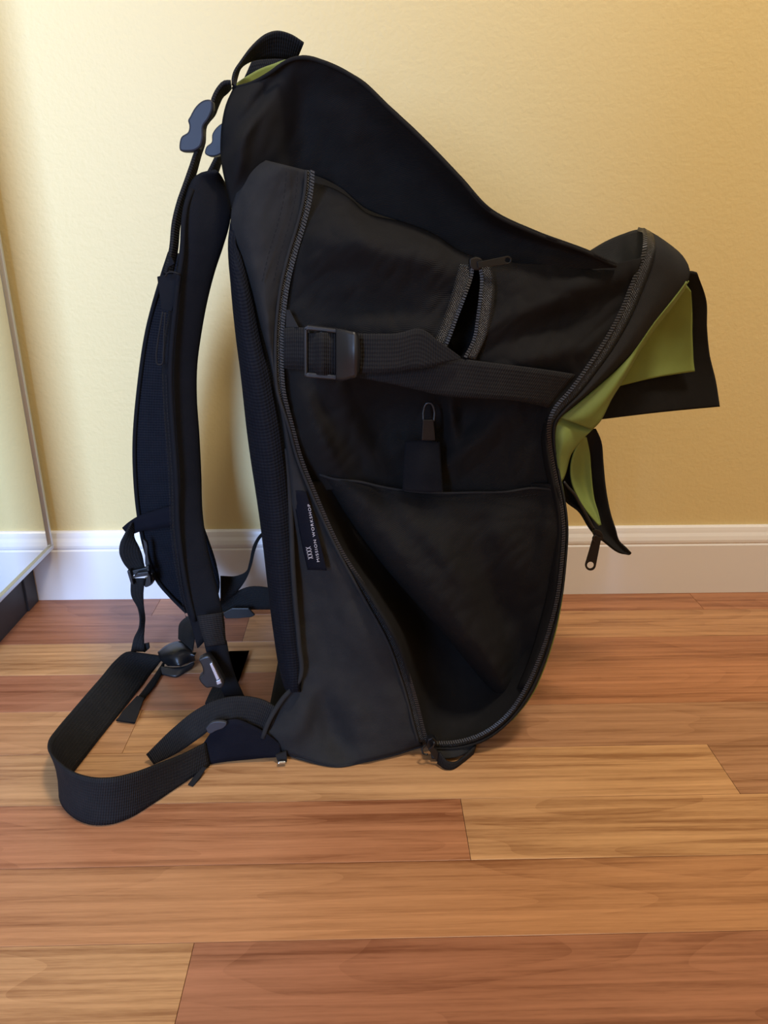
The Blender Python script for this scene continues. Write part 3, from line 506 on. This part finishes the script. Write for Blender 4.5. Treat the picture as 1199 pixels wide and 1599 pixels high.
# sleeve, tri-glide and tail at the lower end of the near strap
strip('strap_sleeve', [(308, 962, -.378), (311, 978, -.379), (316, 995, -.379), (322, 1010, -.379)], [(349, 957, -.37), (351, 975, -.371), (352, 992, -.372), (354, 1006, -.372)], 'web', 20, .002, 8, disp=lambda x, y: bump(x, y, 332, 985, 14, 60, -.008), **B)
pad('strap_end', [(318, 1002, -.37), (324, 1025, -.368), (338, 1058, -.362), (350, 1088, -.36)], [(354, 1000, -.36), (359, 1026, -.36), (368, 1056, -.355), (382, 1088, -.352)], .006, 'pad', 20, 10, **B)
rb = plates('release_buckle', [(smooth_outline([(309, 1031), (318, 1026), (326, 1025), (331, 1031), (344, 1053), (350, 1068), (345, 1076), (334, 1074), (322, 1075), (316, 1070), (310, 1060), (316, 1052), (315, 1042)], -.386, 40), .010)], 'plast', bag, .002)
plates('buckle_highlight', [(at([(327, 1037), (331, 1035), (343, 1060), (338, 1063)], -.389), .003), (at([(337, 1064), (344, 1061), (346, 1067), (339, 1070)], -.389), .003)], 'alu', rb, .0005)  # pale plates standing in for the highlight on the black buckle
plates('anchor_tab', [([f(354, 1018, .006), f(389, 1017, .006), f(372, 1066, .006), f(362, 1060, .006)], .002)], 'web', bag, .0004)
strip('anchor_strap', [f(333, 1070, .012), f(326, 1084, .010), f(320, 1098, .008)], [f(372, 1070, .012), f(378, 1084, .010), f(384, 1092, .010)], 'web', 12, .002, 4, **B)
# load lifter webbing and its two clips at the top
strip('load_lifter', [(361, 131, -.335), (352, 131, -.335), (343, 140, -.336), (336, 153, -.338), (331, 172, -.34), (319, 192, -.342), (317, 222, -.344), (309, 237, -.345), (300, 262, -.347), (290, 290, -.35), (281, 315, -.352), (273, 347, -.354), (268, 390, -.356), (258, 428, -.358)],
      [(362, 139, -.31), (356, 146, -.31), (349, 152, -.312), (343, 164, -.315), (336, 181, -.318), (324, 196, -.32), (321, 224, -.322), (315, 243, -.324), (307, 272, -.33), (297, 300, -.335), (288, 325, -.34), (282, 352, -.342), (278, 392, -.346), (270, 430, -.35)], 'web', 60, .003, 5, **B)
strip('load_lifter', [(343, 238, -.22), (336, 253, -.22), (326, 272, -.22)], [(352, 240, -.20), (346, 256, -.20), (340, 275, -.20)], 'web', 12, .003, 4, **B)
c1_ = [(332, 157), (327, 155), (318, 156), (307, 164), (299, 176), (296, 182), (293, 187), (295, 196), (293, 206), (283, 213), (280, 222), (281, 235), (292, 237), (305, 235), (313, 229), (317, 216), (318, 197), (325, 187), (332, 170)]
plates('strap_clip', [(smooth_outline(c1_, -.348, 64), .012)], 'plast_daylit', bag, .0025)
c2_ = [(352, 190), (345, 193), (336, 201), (331, 210), (330, 222), (322, 229), (320, 240), (324, 243), (335, 244), (345, 240), (352, 230)]
plates('strap_clip', [(smooth_outline(c2_, -.262, 48), .012)], 'plast_daylit', bag, .0025)
# zipper garage and cord on the strap
tg = plates('cord_tab', [(nl([(245, 432, .02), (262, 428, .018), (281, 428, .016), (277, 455, .016), (268, 486, .016), (252, 484, .018)]), .003)], 'pad', bag, .0006)
tube('tab_ring', [(258, 432, -.368), (262, 426, -.370), (270, 425, -.371), (279, 428, -.370), (281, 429, -.368)], .0008, 'web', 20, parent=tg)
tube('pull_cord', [(254, 487, -.366), (250, 510, -.366), (246, 535, -.366), (244, 558, -.366), (246, 569, -.366), (252, 569, -.366), (255, 550, -.366), (256, 520, -.366), (258, 488, -.366)], .0008, 'web', 50, **B)
plates('strap_notch', [(at([(261, 398), (268, 402), (272, 412), (262, 418), (264, 408)], -.362), .003)], 'pad', bag, .0004)
# waist adjuster hanging from the far strap
yw = -.19
strip('adjuster_band', [(191, 825, yw-.004), (203, 814, yw-.002), (214, 807, yw-.004), (240, 798, yw-.010), (272, 788, yw-.016)], [(200, 836, yw), (208, 834, yw), (222, 829, yw-.004), (245, 826, yw-.010), (275, 820, yw-.016)], 'cloth_daylit', 24, .002, 4, **B)
strip('adjuster_loop', [(206, 816, yw-.008), (196, 834, yw-.016), (188, 850, yw-.020), (187, 866, yw-.020), (193, 880, yw-.016), (201, 890, yw-.010)], [(211, 822, yw), (210, 838, yw-.004), (217, 853, yw-.006), (222, 866, yw-.006), (225, 880, yw-.006), (228, 893, yw-.006)], 'web', 30, .002, 6, **B)
ab = plates('adjuster_buckle', [(at([(198, 892), (203, 891), (209, 914), (204, 912)], yw-.022), .008), (at([(206, 904), (214, 895), (231, 893), (233, 899), (214, 902)], yw-.024), .008), (at([(228, 885), (232, 884), (236, 912), (232, 912)], yw-.020), .008), (at([(203, 892), (230, 886), (230, 894), (205, 899)], yw-.016), .006),
            (smooth_outline([(223, 842), (228, 846), (231, 868), (233, 886), (229, 886), (226, 866)], yw-.012, 20), .006), (smooth_outline([(224, 905), (236, 900), (241, 905), (237, 913), (226, 917)], yw-.010, 20), .008)], 'plast', bag, .0008)
strip('adjuster_tail', [(204, 904, yw-.014), (205, 931, yw-.012), (214, 948, yw-.006), (219, 962, yw-.004), (218, 980, yw-.006), (209, 997, yw-.010), (204, 1018, yw-.014)], [(226, 904, yw-.014), (224, 927, yw-.010), (225, 948, yw-.002), (227, 965, yw+.004), (226, 980, yw), (225, 996, yw-.006), (226, 1018, yw-.012)], 'web', 36, .002, 5, **B)
# wide hip belt lying in a loop on the floor
T = [(205, 1017, -.218), (197, 1018, -.222), (179, 1032, -.242), (158, 1057, -.278), (137, 1081, -.312), (113, 1109, -.348), (92, 1134, -.384), (78, 1156, -.420), (78, 1170, -.442), (99, 1194, -.478), (116, 1205, -.492), (144, 1213, -.500), (176, 1213, -.498), (211, 1205, -.484), (246, 1192, -.462), (284, 1177, -.432), (320, 1159, -.408)]
Bt = [(268, 1026, -.205), f(258, 1027, .012), f(244, 1042), f(221, 1071), f(195, 1104), f(165, 1141), f(138, 1176), f(108, 1216), f(95, 1238), f(99, 1255), f(116, 1274), f(141, 1285), f(172, 1285), f(202, 1275), f(235, 1255), f(276, 1228), f(326, 1195)]
strip('hip_belt', T, Bt, 'web', 90, .0022, 10, **B)
strip('hip_belt_tail', [f(258, 1030, .010), f(238, 1058, .008), f(205, 1100, .006), f(181, 1124, .002)], [f(256, 1046, .004), f(244, 1068, .003), f(225, 1092, .003), f(210, 1128, .002)], 'web', 24, .003, 4, **B)
plates('belt_keeper', [([f(213, 1088, .010), f(224, 1092, .010), f(211, 1128, .004), f(182, 1125, .004), f(190, 1113, .008)], .003)], 'web', bag, .0004)
rb2 = loft('belt_buckle', [[f(246, 1018, .018), f(262, 1006, .026), f(280, 1001, .028), f(296, 1006, .026)], [f(250, 1030, .016), f(268, 1020, .028), f(286, 1016, .030), f(303, 1024, .024)], [f(262, 1040, .010), f(276, 1040, .016), f(292, 1036, .016), f(305, 1032, .012)]], 'gloss', 20, 14, .008, **B)
loft('buckle_base', [[f(250, 1040, .010), f(276, 1042, .010), f(304, 1036, .010)], [f(248, 1052, .003), f(276, 1056, .003), f(300, 1044, .003)]], 'plast', 16, 6, .006, parent=rb2)
strip('buckle_strap', [f(292, 962, .020), f(280, 974, .030), f(278, 996, .030)], [f(312, 968, .040), f(304, 990, .040), f(300, 1016, .028)], 'web', 16, .002, 4, **B)
plates('tail_keeper', [(at([(220, 1007), (232, 1005), (233, 1013), (226, 1019), (216, 1016)], yw-.006), .004)], 'web', bag, .0006)
# second half of the belt, arching from the near bottom corner
strip('hip_belt_end', [(436, 1108, -.394), (412, 1094, -.394), (375, 1087, -.392), (340, 1092, -.390), (305, 1109, -.392), (270, 1137, -.398), (228, 1178, -.408)], [(418, 1150, -.398), (393, 1136, -.400), (365, 1126, -.402), (340, 1131, -.403), (312, 1152, -.405), (277, 1176, -.409), (240, 1194, -.413)], 'web', 50, .0022, 8, **B)
strip('hip_belt_base', [(318, 1160, -.4085), (335, 1138, -.408), (365, 1124, -.408), (395, 1134, -.406), (422, 1150, -.404), (438, 1162, -.402)], [f(326, 1194), f(350, 1190, .003), f(380, 1187, .004), f(410, 1184, .006), f(426, 1183, .006), f(438, 1182, .006)], 'cloth_daylit', 40, .0022, 8, **B)
plates('belt_slider', [(smooth_outline([(321, 1138), (330, 1129), (343, 1127), (354, 1130), (350, 1136), (338, 1141), (326, 1146)], -.414, 24), .004)], 'dark', bag, .0008)
plates('belt_tab', [([f(316, 1198, .008), f(322, 1200, .008), f(312, 1216, .002), f(301, 1229, .001), f(293, 1226, .001), f(302, 1214, .004)], .002)], 'web', bag, .0004)
rv = plates('rivet_tab', [([f(430, 1180, .010), f(447, 1174, .014), f(448, 1190, .003), f(434, 1191, .002)], .003)], 'web', bag, .0004)
tube('rivet', [f(434, 1191, .005), f(446, 1190, .005)], .0022, 'steel', 8, parent=rv)
# webbing and slider on the far side of the back panel
strip('far_hip_belt', [(336, 945, -.115), (362, 928, -.110), (388, 917, -.108), (440, 921, -.108)], [(345, 956, -.115), (372, 953, -.11), (400, 952, -.108), (440, 952, -.108)], 'web', 24, .002, 6, **B)
strip('far_adjuster_strap', [(415, 826, -.12), (403, 838, -.12), (395, 852, -.12), (389, 878, -.12), (384, 893, -.12), (370, 900, -.122), (344, 900, -.125)], [(416, 832, -.12), (406, 842, -.12), (399, 858, -.12), (392, 886, -.12), (384, 905, -.12), (372, 922, -.12), (344, 946, -.125)], 'web', 36, .002, 5, **B)
plates('far_slider', [(at([(347, 958), (362, 950), (388, 950), (398, 961), (392, 964), (372, 966), (352, 966)], -.125), .004)], 'plast', bag, .001)
